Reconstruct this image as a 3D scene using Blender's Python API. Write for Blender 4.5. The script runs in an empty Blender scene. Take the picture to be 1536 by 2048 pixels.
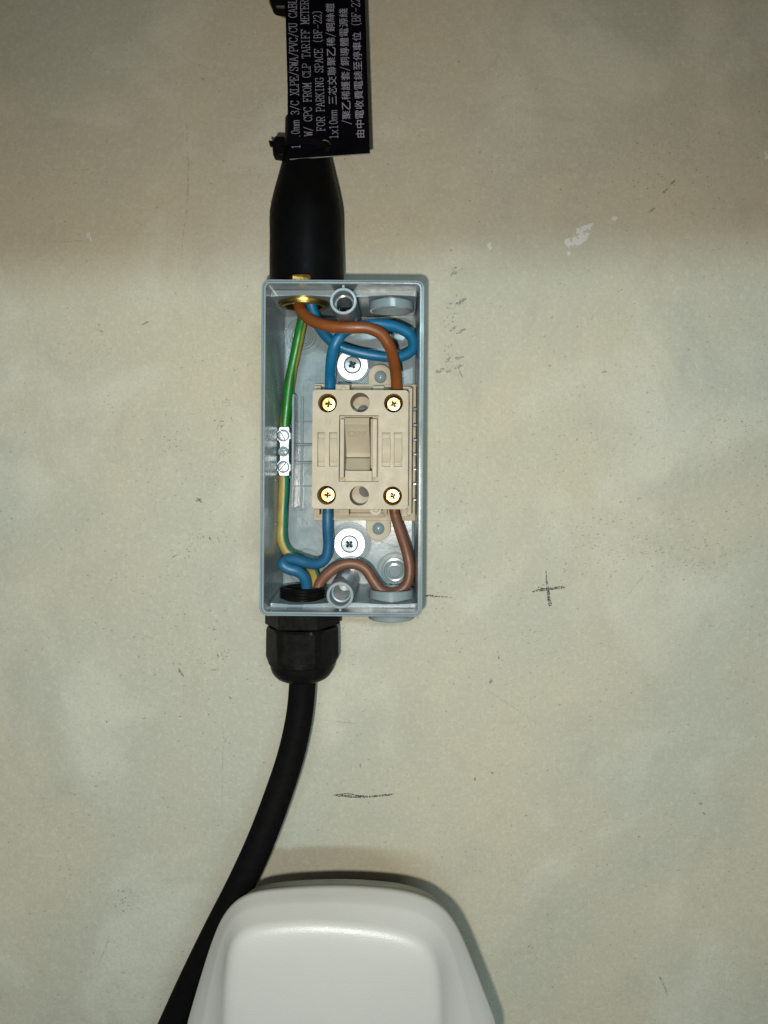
import bpy, bmesh, math, random
from mathutils import Vector, Matrix

random.seed(7)
C = bpy.context.scene.collection
SC = bpy.context.scene

# ------------------------------------------------------------------ camera, light, exposure
D = 0.46            # camera to wall, metres
F = 1540.0          # focal length in photo pixels (photo 1536 x 2048)
CX, CY = 800.0, 935.0   # photo pixel where the lens axis meets the wall squarely

cam = bpy.data.cameras.new("camera")
cam.sensor_fit = 'VERTICAL'
cam.sensor_height = 24.0
cam.lens = F / 2048.0 * 24.0
cam.shift_x = (768.0 - CX) / 2048.0
cam.shift_y = -(1024.0 - CY) / 2048.0
cam.clip_start = 0.01
cam.clip_end = 100
camo = bpy.data.objects.new("camera", cam)
C.objects.link(camo)
camo.location = (0, -D, 0)
camo.rotation_euler = (math.radians(90), 0, 0)
SC.camera = camo

world = bpy.data.worlds.new("World")
SC.world = world
world.use_nodes = True
bg = world.node_tree.nodes["Background"]
bg.inputs[0].default_value = (1.0, 0.97, 0.86, 1)
bg.inputs[1].default_value = 0.13

# the phone's flash, just left of and below the lens
fl = bpy.data.lights.new("flash", 'SPOT')
fl.spot_size = math.radians(142)
fl.spot_blend = 1.0
fl.energy = 7.0
fl.color = (1.0, 0.955, 0.845)
fl.shadow_soft_size = 0.0045
flo = bpy.data.objects.new("flash", fl)
C.objects.link(flo)
flo.location = (-0.017, -D, -0.025)
flo.rotation_euler = (math.radians(90-4), 0, 0)

# the car park's ceiling tube lamp, cool beside the flash; an added block out of view shades the wall's top from it
sp = bpy.data.lights.new("ceiling_lamp", 'AREA')
sp.shape = 'RECTANGLE'
sp.size = 1.2
sp.size_y = 0.09
sp.energy = 42.0
sp.color = (0.58, 0.81, 0.90)
spo = bpy.data.objects.new("ceiling_lamp", sp)
C.objects.link(spo)
spo.location = (0.35, -3.0, 0.667)
spo.rotation_euler = (math.radians(80), 0, 0)

SC.view_settings.view_transform = 'Standard'
SC.view_settings.look = 'None'
SC.view_settings.exposure = 0.0
SC.view_settings.gamma = 1.0
SC.view_settings.use_curve_mapping = False
SC.render.engine = 'CYCLES'
SC.cycles.max_bounces = 8


# ------------------------------------------------------------------ helpers
def X_(px, h): return (px - CX) * (D - h) / F
def Z_(py, h): return -(py - CY) * (D - h) / F
def W(px, py, h): return Vector((X_(px, h), -h, Z_(py, h)))
def U(h): return (D - h) / F          # metres per photo pixel at height h above the wall


ROT = math.radians(-0.4)


def empty(name, loc, label=None, cat=None, group=None):
    o = bpy.data.objects.new(name, None)
    o.empty_display_size = 0.01
    o.location = loc
    C.objects.link(o)
    tag(o, label, cat, group)
    return o


def tag(o, label=None, cat=None, group=None, kind=None):
    if label: o["label"] = label
    if cat: o["category"] = cat
    if group: o["group"] = group
    if kind: o["kind"] = kind
    return o


def mesh_obj(name, verts, faces, mat, parent=None, smooth=None, bevel=0.0, bseg=2, mats=None, midx=None):
    me = bpy.data.meshes.new(name)
    me.from_pydata([tuple(v) for v in verts], [], faces)
    bm = bmesh.new(); bm.from_mesh(me)
    bmesh.ops.recalc_face_normals(bm, faces=bm.faces)
    bm.to_mesh(me); bm.free()
    o = bpy.data.objects.new(name, me)
    C.objects.link(o)
    for m in (mats or [mat]): me.materials.append(m)
    if midx is not None:
        for p, i in zip(me.polygons, midx): p.material_index = i
    finish(o, parent, smooth, bevel, bseg)
    return o


def finish(o, parent=None, smooth=None, bevel=0.0, bseg=2):
    me = o.data
    if smooth is not None:
        for p in me.polygons: p.use_smooth = True
        me.set_sharp_from_angle(angle=math.radians(smooth))
    if bevel > 0:
        b = o.modifiers.new("bevel", 'BEVEL')
        b.width = bevel; b.segments = bseg; b.limit_method = 'ANGLE'
        b.angle_limit = math.radians(38)
        b.use_clamp_overlap = True
    if parent is not None:
        o.parent = parent
        loc = Vector(parent.location)
        q = parent.parent
        while q is not None:
            loc = loc + Vector(q.location); q = q.parent
        o.matrix_parent_inverse = Matrix.Translation(-Vector(parent.location)) if parent.parent is None else Matrix()


def loft(loops, cap0=True, cap1=True, closed=True):
    n = len(loops[0]); v = []; f = []
    for L in loops: v += list(L)
    for k in range(len(loops) - 1):
        for i in range(n if closed else n - 1):
            j = (i + 1) % n
            f.append((k*n+i, k*n+j, (k+1)*n+j, (k+1)*n+i))
    if cap0: f.append(tuple(range(n)))
    if cap1: f.append(tuple((len(loops)-1)*n+i for i in range(n)))
    return v, f


def rrect2(x0, x1, z0, z1, r, n=6, rot=ROT):
    cx, cz = (x0+x1)/2, (z0+z1)/2
    w, h = abs(x1-x0)/2, abs(z1-z0)/2
    r = max(min(r, w*0.999, h*0.999), 1e-6)
    pts = []
    for (sx, sz, a0) in ((1, 1, 0), (-1, 1, 90), (-1, -1, 180), (1, -1, 270)):
        for k in range(n+1):
            a = math.radians(a0 + 90.0*k/n)
            pts.append((sx*(w-r)+r*math.cos(a), sz*(h-r)+r*math.sin(a)))
    c, s = math.cos(rot), math.sin(rot)
    return [(cx+c*x-s*z, cz+s*x+c*z) for x, z in pts]


def prect(px0, py0, px1, py1, h, r=0.0, n=5, rot=ROT):
    if r <= 0:
        x0, x1, z0, z1 = X_(px0, h), X_(px1, h), Z_(py1, h), Z_(py0, h)
        cx, cz = (x0+x1)/2, (z0+z1)/2
        c, s = math.cos(rot), math.sin(rot)
        return [(cx+c*(x-cx)-s*(z-cz), cz+s*(x-cx)+c*(z-cz)) for x, z in ((x0, z0), (x1, z0), (x1, z1), (x0, z1))]
    return rrect2(X_(px0, h), X_(px1, h), Z_(py1, h), Z_(py0, h), r, n, rot)


def prism(name, poly, h0, h1, mat, parent=None, bevel=0.0, smooth=None, bseg=2):
    v, f = loft([[(x, -h0, z) for x, z in poly], [(x, -h1, z) for x, z in poly]])
    return mesh_obj(name, v, f, mat, parent, smooth, bevel, bseg)


def frame_of(axis):
    a = Vector(axis).normalized()
    r = Vector((1, 0, 0)) if abs(a.x) < 0.8 else Vector((0, 0, 1))
    n = (r - a*r.dot(a)).normalized()
    return a, n, a.cross(n)


def lathe(profile, origin, axis, n=48, cap0=False, cap1=False, phase=0.0, twist=None):
    a, u, w = frame_of(axis)
    o = Vector(origin); loops = []
    for (r, t) in profile:
        L = []
        for i in range(n):
            g = 2*math.pi*i/n + phase
            p = o + a*t + (u*math.cos(g) + w*math.sin(g))*r
            if twist: p = twist(p, r, t, g)
            L.append(p)
        loops.append(L)
    return loft(loops, cap0, cap1)


def circle2(cx, cz, r, n=40):
    return [(cx+r*math.cos(2*math.pi*i/n), cz+r*math.sin(2*math.pi*i/n)) for i in range(n)]


def lathe_obj(name, profile, origin, axis, mat, parent=None, n=48, cap0=False, cap1=False, smooth=35, **k):
    v, f = lathe(profile, origin, axis, n, cap0, cap1, **k)
    return mesh_obj(name, v, f, mat, parent, smooth)


def boolean(o, cutters, op='DIFFERENCE'):
    for c in cutters:
        m = o.modifiers.new("cut", 'BOOLEAN')
        m.object = c; m.operation = op; m.solver = 'EXACT'
    bpy.context.view_layer.update()
    dg = bpy.context.evaluated_depsgraph_get()
    me = bpy.data.meshes.new_from_object(o.evaluated_get(dg))
    o.modifiers.clear()
    o.data = me
    for c in cutters:
        bpy.data.objects.remove(c, do_unlink=True)


def cutter(poly, h0, h1): return prism("cutter", poly, h0, h1, None)
def cutter_cyl(origin, axis, r, l, n=48):
    v, f = lathe([(r, 0), (r, l)], origin, axis, n, True, True)
    return mesh_obj("cutter", v, f, None)


def catmull(pts, sub=10):
    P = [Vector(p) for p in pts]
    P = [P[0]*2-P[1]] + P + [P[-1]*2-P[-2]]
    out = []
    for i in range(1, len(P)-2):
        p0, p1, p2, p3 = P[i-1], P[i], P[i+1], P[i+2]
        # centripetal parametrisation keeps bends round
        t0 = 0; t1 = t0+max((p1-p0).length, 1e-6)**.5; t2 = t1+max((p2-p1).length, 1e-6)**.5; t3 = t2+max((p3-p2).length, 1e-6)**.5
        for k in range(sub):
            t = t1+(t2-t1)*k/sub
            A1 = p0*((t1-t)/(t1-t0))+p1*((t-t0)/(t1-t0))
            A2 = p1*((t2-t)/(t2-t1))+p2*((t-t1)/(t2-t1))
            A3 = p2*((t3-t)/(t3-t2))+p3*((t-t2)/(t3-t2))
            B1 = A1*((t2-t)/(t2-t0))+A2*((t-t0)/(t2-t0))
            B2 = A2*((t3-t)/(t3-t1))+A3*((t-t1)/(t3-t1))
            out.append(B1*((t2-t)/(t2-t1))+B2*((t-t1)/(t2-t1)))
    out.append(P[-2].copy())
    # one smoothing pass
    for _ in range(6):
        q = [out[0]] + [(out[i-1]+out[i]*2+out[i+1])/4 for i in range(1, len(out)-1)] + [out[-1]]
        out = q
    return out


def tube(name, pts, r, mat, parent=None, n=20, sub=10, mats=None, stripe=None, rfun=None):
    P = catmull(pts, sub); m = len(P); loops = []
    N = None; mid = []
    for i, p in enumerate(P):
        T = (P[min(i+1, m-1)]-P[max(i-1, 0)]).normalized()
        if stripe:
            q = Vector((0, -1, 0)); N = (q-T*q.dot(T)).normalized()
        elif N is None:
            q = Vector((0, -1, 0)); N = (q-T*q.dot(T)).normalized()
        else:
            N = (N-T*N.dot(T)).normalized()
        B = T.cross(N)
        rr = r*(rfun(i/(m-1)) if rfun else 1)
        if stripe:
            c, hw = stripe(i/(m-1)); q2 = n//2
            an = [math.radians(c-hw+2*hw*k/q2) for k in range(q2)] + [math.radians(c+hw+(360-2*hw)*k/q2) for k in range(q2)]
            if i < m-1: mid += [0]*q2+[1]*q2
        else:
            an = [2*math.pi*k/n for k in range(n)]
        loops.append([p+(N*math.cos(g)+B*math.sin(g))*rr for g in an])
    v, f = loft(loops)
    if stripe: mid += [1, 1]
    return mesh_obj(name, v, f, mat, parent, 50, mats=mats, midx=mid if stripe else None)


def text_geo(s, size=1.0, extrude=0.0):
    cu = bpy.data.curves.new("t", 'FONT')
    cu.body = s; cu.size = size; cu.extrude = extrude; cu.resolution_u = 3
    o = bpy.data.objects.new("t", cu); C.objects.link(o)
    bpy.context.view_layer.update()
    me = bpy.data.meshes.new_from_object(o.evaluated_get(bpy.context.evaluated_depsgraph_get()))
    v = [x.co.copy() for x in me.vertices]; f = [tuple(p.vertices) for p in me.polygons]
    bpy.data.objects.remove(o, do_unlink=True); bpy.data.curves.remove(cu); bpy.data.meshes.remove(me)
    return v, f


def text_obj(name, s, mat, parent, centre, right, up, height, out, depth, width=None, sx=1.0):
    """raised lettering centred on a point; `height` is the capital height"""
    v, f = text_geo(s, 1.0, 0.5)
    xs = [p.x for p in v]; ys = [p.y for p in v]
    x0, x1, y0, y1 = min(xs), max(xs), min(ys), max(ys)
    k = height/(y1-y0)
    kx = width/(x1-x0) if width else k*sx
    R, Uv, O = Vector(right).normalized(), Vector(up).normalized(), Vector(out).normalized()
    vv = [Vector(centre)+R*((p.x-(x0+x1)/2)*kx)+Uv*((p.y-(y0+y1)/2)*k)+O*(p.z*depth) for p in v]
    return mesh_obj(name, vv, f, mat, parent)


# ------------------------------------------------------------------ materials
def nodes_of(name):
    m = bpy.data.materials.new(name); m.use_nodes = True
    nt = m.node_tree; b = nt.nodes["Principled BSDF"]
    return m, nt, b


def mat(name, col, rough=0.5, metal=0.0, var=0.06, vscale=60.0, bump=0.0, bscale=400.0, rvar=0.08, spec=0.5, coat=0.0, tint=None, smudge=0.0):
    m, nt, b = nodes_of(name)
    L = nt.links
    tc = nt.nodes.new("ShaderNodeTexCoord")
    nz = nt.nodes.new("ShaderNodeTexNoise"); nz.inputs["Scale"].default_value = vscale; nz.inputs["Detail"].default_value = 5
    L.new(tc.outputs["Object"], nz.inputs["Vector"])
    mix = nt.nodes.new("ShaderNodeMix"); mix.data_type = 'RGBA'
    t = tint or tuple(c*(1-2*var) for c in col)
    mix.inputs["A"].default_value = (*[min(c*(1+var), 1) for c in col], 1)
    mix.inputs["B"].default_value = (*t, 1)
    ramp = nt.nodes.new("ShaderNodeMapRange")
    ramp.inputs["From Min"].default_value = 0.3; ramp.inputs["From Max"].default_value = 0.7
    L.new(nz.outputs["Fac"], ramp.inputs["Value"])
    L.new(ramp.outputs["Result"], mix.inputs["Factor"])
    L.new(mix.outputs["Result"], b.inputs["Base Color"])
    rr = nt.nodes.new("ShaderNodeMapRange")
    n2 = nt.nodes.new("ShaderNodeTexNoise"); n2.inputs["Scale"].default_value = vscale*2.3; n2.inputs["Detail"].default_value = 6
    L.new(tc.outputs["Object"], n2.inputs["Vector"])
    L.new(n2.outputs["Fac"], rr.inputs["Value"])
    rr.inputs["From Min"].default_value = 0.3; rr.inputs["From Max"].default_value = 0.7
    rr.inputs["To Min"].default_value = max(rough-rvar, 0.02); rr.inputs["To Max"].default_value = min(rough+rvar, 1)
    L.new(rr.outputs["Result"], b.inputs["Roughness"])
    b.inputs["Metallic"].default_value = metal
    b.inputs["Specular IOR Level"].default_value = spec
    b.inputs["Coat Weight"].default_value = coat
    if bump > 0:
        n3 = nt.nodes.new("ShaderNodeTexNoise"); n3.inputs["Scale"].default_value = bscale; n3.inputs["Detail"].default_value = 4
        L.new(tc.outputs["Object"], n3.inputs["Vector"])
        bp = nt.nodes.new("ShaderNodeBump"); bp.inputs["Strength"].default_value = bump; bp.inputs["Distance"].default_value = 0.0004
        L.new(n3.outputs["Fac"], bp.inputs["Height"])
        L.new(bp.outputs["Normal"], b.inputs["Normal"])
    return m


M = {}
M['grey'] = mat('grey_plastic', (0.188, 0.238, 0.258), 0.24, var=0.05, vscale=45, bump=0.10, bscale=500, rvar=0.08, spec=0.45)
M['grey_floor'] = mat('grey_plastic_floor', (0.188, 0.238, 0.252), 0.19, var=0.05, vscale=45, bump=0.12, bscale=140, rvar=0.05, spec=0.3)
M['beige'] = mat('beige_plastic', (0.41, 0.355, 0.262), 0.52, var=0.04, vscale=80, bump=0.12, bscale=1200, spec=0.3)
M['blue'] = mat('blue_insulation', (0.0035, 0.118, 0.25), 0.42, var=0.10, vscale=120, bump=0.06, bscale=500)
M['brown'] = mat('brown_insulation', (0.19, 0.054, 0.011), 0.42, var=0.10, vscale=120, bump=0.06, bscale=500)
M['brown2'] = mat('brown_insulation_dull', (0.150, 0.060, 0.034), 0.48, var=0.10, vscale=120, bump=0.08, bscale=500)
M['blue2'] = mat('blue_insulation_dull', (0.010, 0.090, 0.185), 0.48, var=0.10, vscale=120, bump=0.08, bscale=500)
M['green'] = mat('green_insulation', (0.006, 0.13, 0.008), 0.38, var=0.12, vscale=120, bump=0.05)
M['yellow'] = mat('yellow_insulation', (0.27, 0.22, 0.03), 0.40, var=0.10, vscale=120, bump=0.05)
M['green2'] = mat('green_insulation_dull', (0.012, 0.135, 0.085), 0.45, var=0.12, vscale=120, bump=0.05)
M['yellow2'] = mat('yellow_insulation_dull', (0.30, 0.225, 0.05), 0.48, var=0.10, vscale=120, bump=0.05)
M['brass'] = mat('brass', (0.66, 0.48, 0.19), 0.36, 1.0, var=0.12, vscale=200, bump=0.05, bscale=900)
M['brass_old'] = mat('dull_brass', (0.50, 0.33, 0.09), 0.34, 1.0, var=0.2, vscale=150, bump=0.15, bscale=700)
M['zinc'] = mat('zinc_plate', (0.74, 0.78, 0.80), 0.46, 1.0, var=0.06, vscale=200, bump=0.10, bscale=900)
M['zinc_screw'] = mat('zinc_screw', (0.27, 0.31, 0.34), 0.42, 1.0, var=0.10, vscale=250, bump=0.15, bscale=900)
M['nickel'] = mat('nickel', (0.44, 0.48, 0.49), 0.46, 1.0, var=0.08, vscale=200, bump=0.14, bscale=900)
M['black'] = mat('black_pvc', (0.0028, 0.0028, 0.0030), 0.62, var=0.25, vscale=260, tint=(0.0050, 0.0050, 0.0048), bump=0.12, bscale=500, spec=0.02)
M['rubber'] = mat('black_rubber', (0.0020, 0.0021, 0.0026), 0.42, var=0.25, vscale=120, tint=(0.0040, 0.0039, 0.0040), bump=0.22, bscale=160, spec=0.04)
M['gland'] = mat('black_nylon', (0.0030, 0.0030, 0.0030), 0.36, var=0.2, vscale=240, tint=(0.0075, 0.0075, 0.0072), bump=0.12, bscale=700, spec=0.05)
M['tag'] = mat('black_laminate', (0.0015, 0.0015, 0.0030), 0.42, var=0.2, vscale=60, bump=0.05, spec=0.06)
M['tag_core'] = mat('white_laminate_core', (0.34, 0.33, 0.35), 0.6, var=0.08, vscale=200)
M['ink'] = mat('engraved_lettering', (0.235, 0.23, 0.29), 0.7, var=0.10, vscale=300)
M['cleat'] = mat('grey_brown_cleat', (0.07, 0.06, 0.055), 0.6, var=0.25, vscale=120, bump=0.3, bscale=300)
M['dark'] = mat('hole_shade', (0.03, 0.032, 0.033), 0.5)
M['charger'] = mat('white_charger_plastic', (0.415, 0.415, 0.397), 0.36, var=0.012, vscale=30, bump=0.30, bscale=1600, rvar=0.04)
M['charger_back'] = mat('grey_charger_housing', (0.20, 0.205, 0.19), 0.5, var=0.04, vscale=40, bump=0.2, bscale=1200)


def wall_material():
    m, nt, b = nodes_of("painted_concrete")
    L = nt.links; N = nt.nodes.new
    tc = N("ShaderNodeTexCoord")

    def noise(scale, detail=6, rough=0.55, vec=None, dist=0.0):
        n = N("ShaderNodeTexNoise"); n.inputs["Scale"].default_value = scale
        n.inputs["Detail"].default_value = detail; n.inputs["Roughness"].default_value = rough
        n.inputs["Distortion"].default_value = dist
        L.new(vec or tc.outputs["Object"], n.inputs["Vector"]); return n.outputs["Fac"]

    def rng(x, a, bb, c=0.0, d=1.0):
        r = N("ShaderNodeMapRange"); r.interpolation_type = 'SMOOTHSTEP'
        r.inputs["From Min"].default_value = a; r.inputs["From Max"].default_value = bb
        r.inputs["To Min"].default_value = c; r.inputs["To Max"].default_value = d
        L.new(x, r.inputs["Value"]); return r.outputs["Result"]

    def mixc(fac, A, B, mode='MIX'):
        x = N("ShaderNodeMix"); x.data_type = 'RGBA'; x.blend_type = mode
        if isinstance(fac, float): x.inputs["Factor"].default_value = fac
        else: L.new(fac, x.inputs["Factor"])
        for nm, q in (("A", A), ("B", B)):
            if isinstance(q, tuple): x.inputs[nm].default_value = (*q, 1)
            else: L.new(q, x.inputs[nm])
        return x.outputs["Result"]

    def mul(x, k):
        a = N("ShaderNodeMath"); a.operation = 'MULTIPLY'; L.new(x, a.inputs[0])
        if isinstance(k, float): a.inputs[1].default_value = k
        else: L.new(k, a.inputs[1])
        return a.outputs[0]

    warm = (0.470, 0.425, 0.320); green = (0.408, 0.402, 0.328); pale = (0.545, 0.525, 0.435)
    col = mixc(rng(noise(5.0, 3), 0.38, 0.62), warm, green)
    col = mixc(mul(rng(noise(11.0, 5, dist=0.6), 0.48, 0.68), 0.60), col, pale)
    # cloudy trowel patches
    mp = N("ShaderNodeMapping"); mp.inputs["Rotation"].default_value = (0, math.radians(33), 0); mp.inputs["Scale"].default_value = (1.15, 1, 0.9)
    L.new(tc.outputs["Object"], mp.inputs["Vector"])
    col = mixc(mul(rng(noise(26.0, 8, 0.62, mp.outputs["Vector"], 0.5), 0.50, 0.76), 0.34), col, (0.33, 0.310, 0.255))
    col = mixc(mul(rng(noise(9.0, 9, 0.68, None, 1.2), 0.52, 0.72), 0.28), col, (0.36, 0.350, 0.300))
    # fine grain
    col = mixc(mul(rng(noise(700.0, 3, 0.7), 0.40, 0.72), 0.30), col, (0.29, 0.27, 0.22))
    col = mixc(mul(rng(noise(330.0, 2, 0.6), 0.48, 0.70), 0.20), col, (0.60, 0.57, 0.48))
    # small dirty pores gathered in streaky fields
    mp2 = N("ShaderNodeMapping"); mp2.inputs["Rotation"].default_value = (0, math.radians(24), 0); mp2.inputs["Scale"].default_value = (1, 1, 2.4)
    L.new(tc.outputs["Object"], mp2.inputs["Vector"])
    pores = rng(noise(420.0, 2, 0.5, mp2.outputs["Vector"]), 0.685, 0.735)
    field = rng(noise(16.0, 4, 0.6, None, 0.4), 0.50, 0.66)
    dirt = mul(mul(pores, field), 0.75)
    col = mixc(dirt, col, (0.10, 0.098, 0.08))
    L.new(col, b.inputs["Base Color"])
    b.inputs["Roughness"].default_value = 0.72
    b.inputs["Specular IOR Level"].default_value = 0.25
    h1 = noise(140.0, 6, 0.6); h2 = noise(22.0, 4, 0.5, mp.outputs["Vector"])
    ad = N("ShaderNodeMath"); ad.operation = 'MULTIPLY_ADD'
    L.new(h2, ad.inputs[0]); ad.inputs[1].default_value = 2.5; L.new(h1, ad.inputs[2])
    sb = N("ShaderNodeMath"); sb.operation = 'SUBTRACT'; L.new(ad.outputs[0], sb.inputs[0]); L.new(mul(pores, field), sb.inputs[1])
    bp = N("ShaderNodeBump"); bp.inputs["Strength"].default_value = 0.6; bp.inputs["Distance"].default_value = 0.0009
    L.new(sb.outputs[0], bp.inputs["Height"]); L.new(bp.outputs["Normal"], b.inputs["Normal"])
    return m


def mark_material(name, col, lo, hi, amax, scale=900.0, stretch=(1, 1, 1)):
    """broken marks on the wall: graphite, rubbed dirt, thin filler"""
    m, nt, b = nodes_of(name); L = nt.links
    tc = nt.nodes.new("ShaderNodeTexCoord")
    mp = nt.nodes.new("ShaderNodeMapping"); mp.inputs["Scale"].default_value = stretch
    L.new(tc.outputs["Object"], mp.inputs["Vector"])
    n = nt.nodes.new("ShaderNodeTexNoise"); n.inputs["Scale"].default_value = scale; n.inputs["Detail"].default_value = 4
    L.new(mp.outputs["Vector"], n.inputs["Vector"])
    r = nt.nodes.new("ShaderNodeMapRange"); r.interpolation_type = 'SMOOTHSTEP'
    r.inputs["From Min"].default_value = lo; r.inputs["From Max"].default_value = hi
    r.inputs["To Max"].default_value = amax
    L.new(n.outputs["Fac"], r.inputs["Value"])
    L.new(r.outputs["Result"], b.inputs["Alpha"])
    b.inputs["Base Color"].default_value = (*col, 1)
    b.inputs["Roughness"].default_value = 0.7
    b.inputs["Specular IOR Level"].default_value = 0.2
    return m


M['shade_blocker'] = mat('blocker_grey', (0.16, 0.155, 0.145), 0.8, bump=0.1, bscale=200)
M['wall'] = wall_material()
M['pencil'] = mark_material('graphite', (0.045, 0.052, 0.05), 0.38, 0.58, 0.80, 1300)
M['scuff'] = mark_material('rubbed_dirt', (0.13, 0.127, 0.105), 0.34, 0.64, 0.44, 900)
M['speck'] = mark_material('dirt_specks', (0.09, 0.088, 0.072), 0.25, 0.60, 0.40, 500)
M['hairline'] = mark_material('hairline_crack', (0.19, 0.18, 0.145), 0.38, 0.66, 0.26, 700)
M['chip'] = mark_material('white_filler', (0.64, 0.65, 0.62), 0.28, 0.46, 0.80, 420)

# ------------------------------------------------------------------ the wall
wv, wf = loft([[(x, 0.12, z) for x, z in ((-1.6, -1.4), (1.6, -1.4), (1.6, 1.4), (-1.6, 1.4))],
               [(x, 0.0, z) for x, z in ((-1.6, -1.4), (1.6, -1.4), (1.6, 1.4), (-1.6, 1.4))]])
wall = mesh_obj("wall", wv, wf, M['wall'])
tag(wall, "beige painted concrete wall with scuffs and pencil marks", "wall", kind="structure")

# added block, out of view, between the lamp and the wall: its lower edge draws the soft shade line
bz = 0.2735
v, f = loft([[(x, -0.60, bz+x*0.033), (x, -0.85, bz+x*0.033), (x, -0.85, bz+0.6), (x, -0.60, bz+0.6)] for x in (-1.6, 1.6)])
shade_blocker = mesh_obj("shade_blocker", v, f, M['shade_blocker'], None, None, 0.004)
tag(shade_blocker, "added grey block out of view that shades the top of the wall", "shade_blocker", kind="structure")

MARK_H = [0.00012]


def ribbon(name, strokes, m, parent=wall, jitter=0.25):
    """strokes: lists of (px, py, width_px); each becomes an uneven thin band on the wall"""
    v = []; f = []
    for s in strokes:
        MARK_H[0] += 2e-6
        h = MARK_H[0]
        P = [Vector((X_(a, h), 0, Z_(b, h))) for a, b, w in s]
        ws = [w*U(h) for a, b, w in s]
        # resample
        Q = []; R = []
        for i in range(len(P)-1):
            k = max(2, int((P[i+1]-P[i]).length/0.0007))
            for j in range(k):
                t = j/k; Q.append(P[i].lerp(P[i+1], t)); R.append(ws[i]*(1-t)+ws[i+1]*t)
        Q.append(P[-1]); R.append(ws[-1])
        b0 = len(v)
        for i, q in enumerate(Q):
            T = (Q[min(i+1, len(Q)-1)]-Q[max(i-1, 0)]).normalized()
            n = Vector((-T.z, 0, T.x))
            a = R[i]/2*(1+random.uniform(-jitter, jitter)); c = R[i]/2*(1+random.uniform(-jitter, jitter))
            p1, p2 = q+n*a, q-n*c
            v.append((p1.x, -h, p1.z)); v.append((p2.x, -h, p2.z))
        for i in range(len(Q)-1):
            f.append((b0+2*i, b0+2*i+1, b0+2*i+3, b0+2*i+2))
    return mesh_obj(name, v, f, m, parent)


# ------------------------------------------------------------------ grey enclosure
BC = (-0.0301, 0.01007); BW, BH = 0.04225, 0.08735


def BR(ins, r, h, insz=None):
    iz = ins if insz is None else insz
    return [(x, -h, z) for x, z in rrect2(BC[0]-BW+ins, BC[0]+BW-ins, BC[1]-BH+iz, BC[1]+BH-iz, r, 8)]


GH = 0.033                       # height of both cable entries above the wall
GX = X_(608, GH)                 # entry axis
KX = X_(783, GH)                 # blanked entries
mm = 0.001
enc = empty("switch_enclosure", (BC[0], 0, BC[1]-BH),
            "open grey plastic enclosure on the wall, holding the beige switch and wires", "enclosure")
loops = [BR(1.2*mm, 3.2*mm, 0.0003), BR(0.6*mm, 3.6*mm, 0.030), BR(0.25*mm, 4.0*mm, 0.0560), BR(0, 4.2*mm, 0.0563),
         BR(0, 4.2*mm, 0.0603), BR(0.25*mm, 4.0*mm, 0.0607), BR(0.95*mm, 3.6*mm, 0.0608), BR(1.05*mm, 3.5*mm, 0.0601),
         BR(1.35*mm, 3.3*mm, 0.0601), BR(1.42*mm, 3.2*mm, 0.0618), BR(1.6*mm, 3.0*mm, 0.0620), BR(2.2*mm, 2.6*mm, 0.0620),
         BR(2.45*mm, 2.4*mm, 0.0617), BR(3.3*mm, 2.2*mm, 0.0050, 2.6*mm), BR(3.6*mm, 1.8*mm, 0.0036, 3.0*mm), BR(4.6*mm, 1.4*mm, 0.0030, 4.0*mm), BR(5.2*mm, 1.2*mm, 0.0030, 4.6*mm), BR(5.8*mm, 1.2*mm, 0.0030, 5.2*mm)]
v, f = loft(loops)
body = mesh_obj("body", v, f, M['grey'])
boolean(body, [cutter_cyl((GX, -GH, BC[1]+BH-0.010), (0, 0, 1), 0.0124, 0.02),
               cutter_cyl((GX, -GH, BC[1]-BH-0.010), (0, 0, 1), 0.0124, 0.02)])
finish(body, enc, 32)


def end_wall(sign):
    """the thicker lower half of an end wall, its ledge bowed round both entries"""
    zo = BC[1]+sign*(BH-0.0025)
    xl, xr = BC[0]-BW+0.0033, BC[0]+BW-0.0033
    zin = 0.0914 if sign > 0 else -0.0722
    zfl = 0.0893 if sign > 0 else -0.0688
    pts = []
    n = 40
    for lvl, (h, z0) in enumerate(((0.0031, zfl), (0.0475 if sign > 0 else 0.0490, zin))):
        L = []
        for i in range(n+1):
            x = xl+(xr-xl)*i/n
            w = 0
            for c in (GX, KX):
                w = max(w, math.cos(min(abs(x-c)/0.017, 1)*math.pi/2))
            L.append((x, -h, z0+sign*0.0009*w*(1 if lvl else .3)))
        for i in range(n+1):
            x = xr-(xr-xl)*i/n
            L.append((x, -h, zo))
        pts.append(L)
    v, f = loft(pts)
    o = mesh_obj("end_wall", v, f, M['grey'])
    boolean(o, [cutter_cyl((GX, -GH, min(zo, zfl)-0.01), (0, 0, 1), 0.0124, 0.04), cutter_cyl((KX, -GH, (zin+zfl)/2-sign*0.006), (0, 0, sign), 0.0107, 0.0082)])
    finish(o, enc, 30)
    return o


end_wall(1); end_wall(-1)


def screw_pillar(px, py, web):
    h1 = 0.0612
    c = W(px, py, h1); c.y = 0
    k = 27*U(h1)
    prof = [(k*1.02, 0.0031), (k, h1-0.0003), (k-0.0003, h1), (k*0.80, h1), (k*0.77, h1-0.0004), (k*0.74, h1-0.010), (k*0.62, h1-0.0102), (k*0.58, h1-0.030), (k*0.56, h1-0.040), (0.0008, h1-0.0402)]
    o = lathe_obj("screw_pillar", prof, c, (0, -1, 0), M['grey'], enc, 56, True, True)
    zo = BC[1]+(BH-0.0027)*web
    zi = c.z+k*0.97*web
    prism("web", [(c.x-0.0006, min(zo, zi)), (c.x+0.0006, min(zo, zi)), (c.x+0.0006, max(zo, zi)), (c.x-0.0006, max(zo, zi))], 0.004, 0.0600, M['grey'], o)
    return o


screw_pillar(686.5, 602, 1); screw_pillar(680, 1191, -1)

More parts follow.
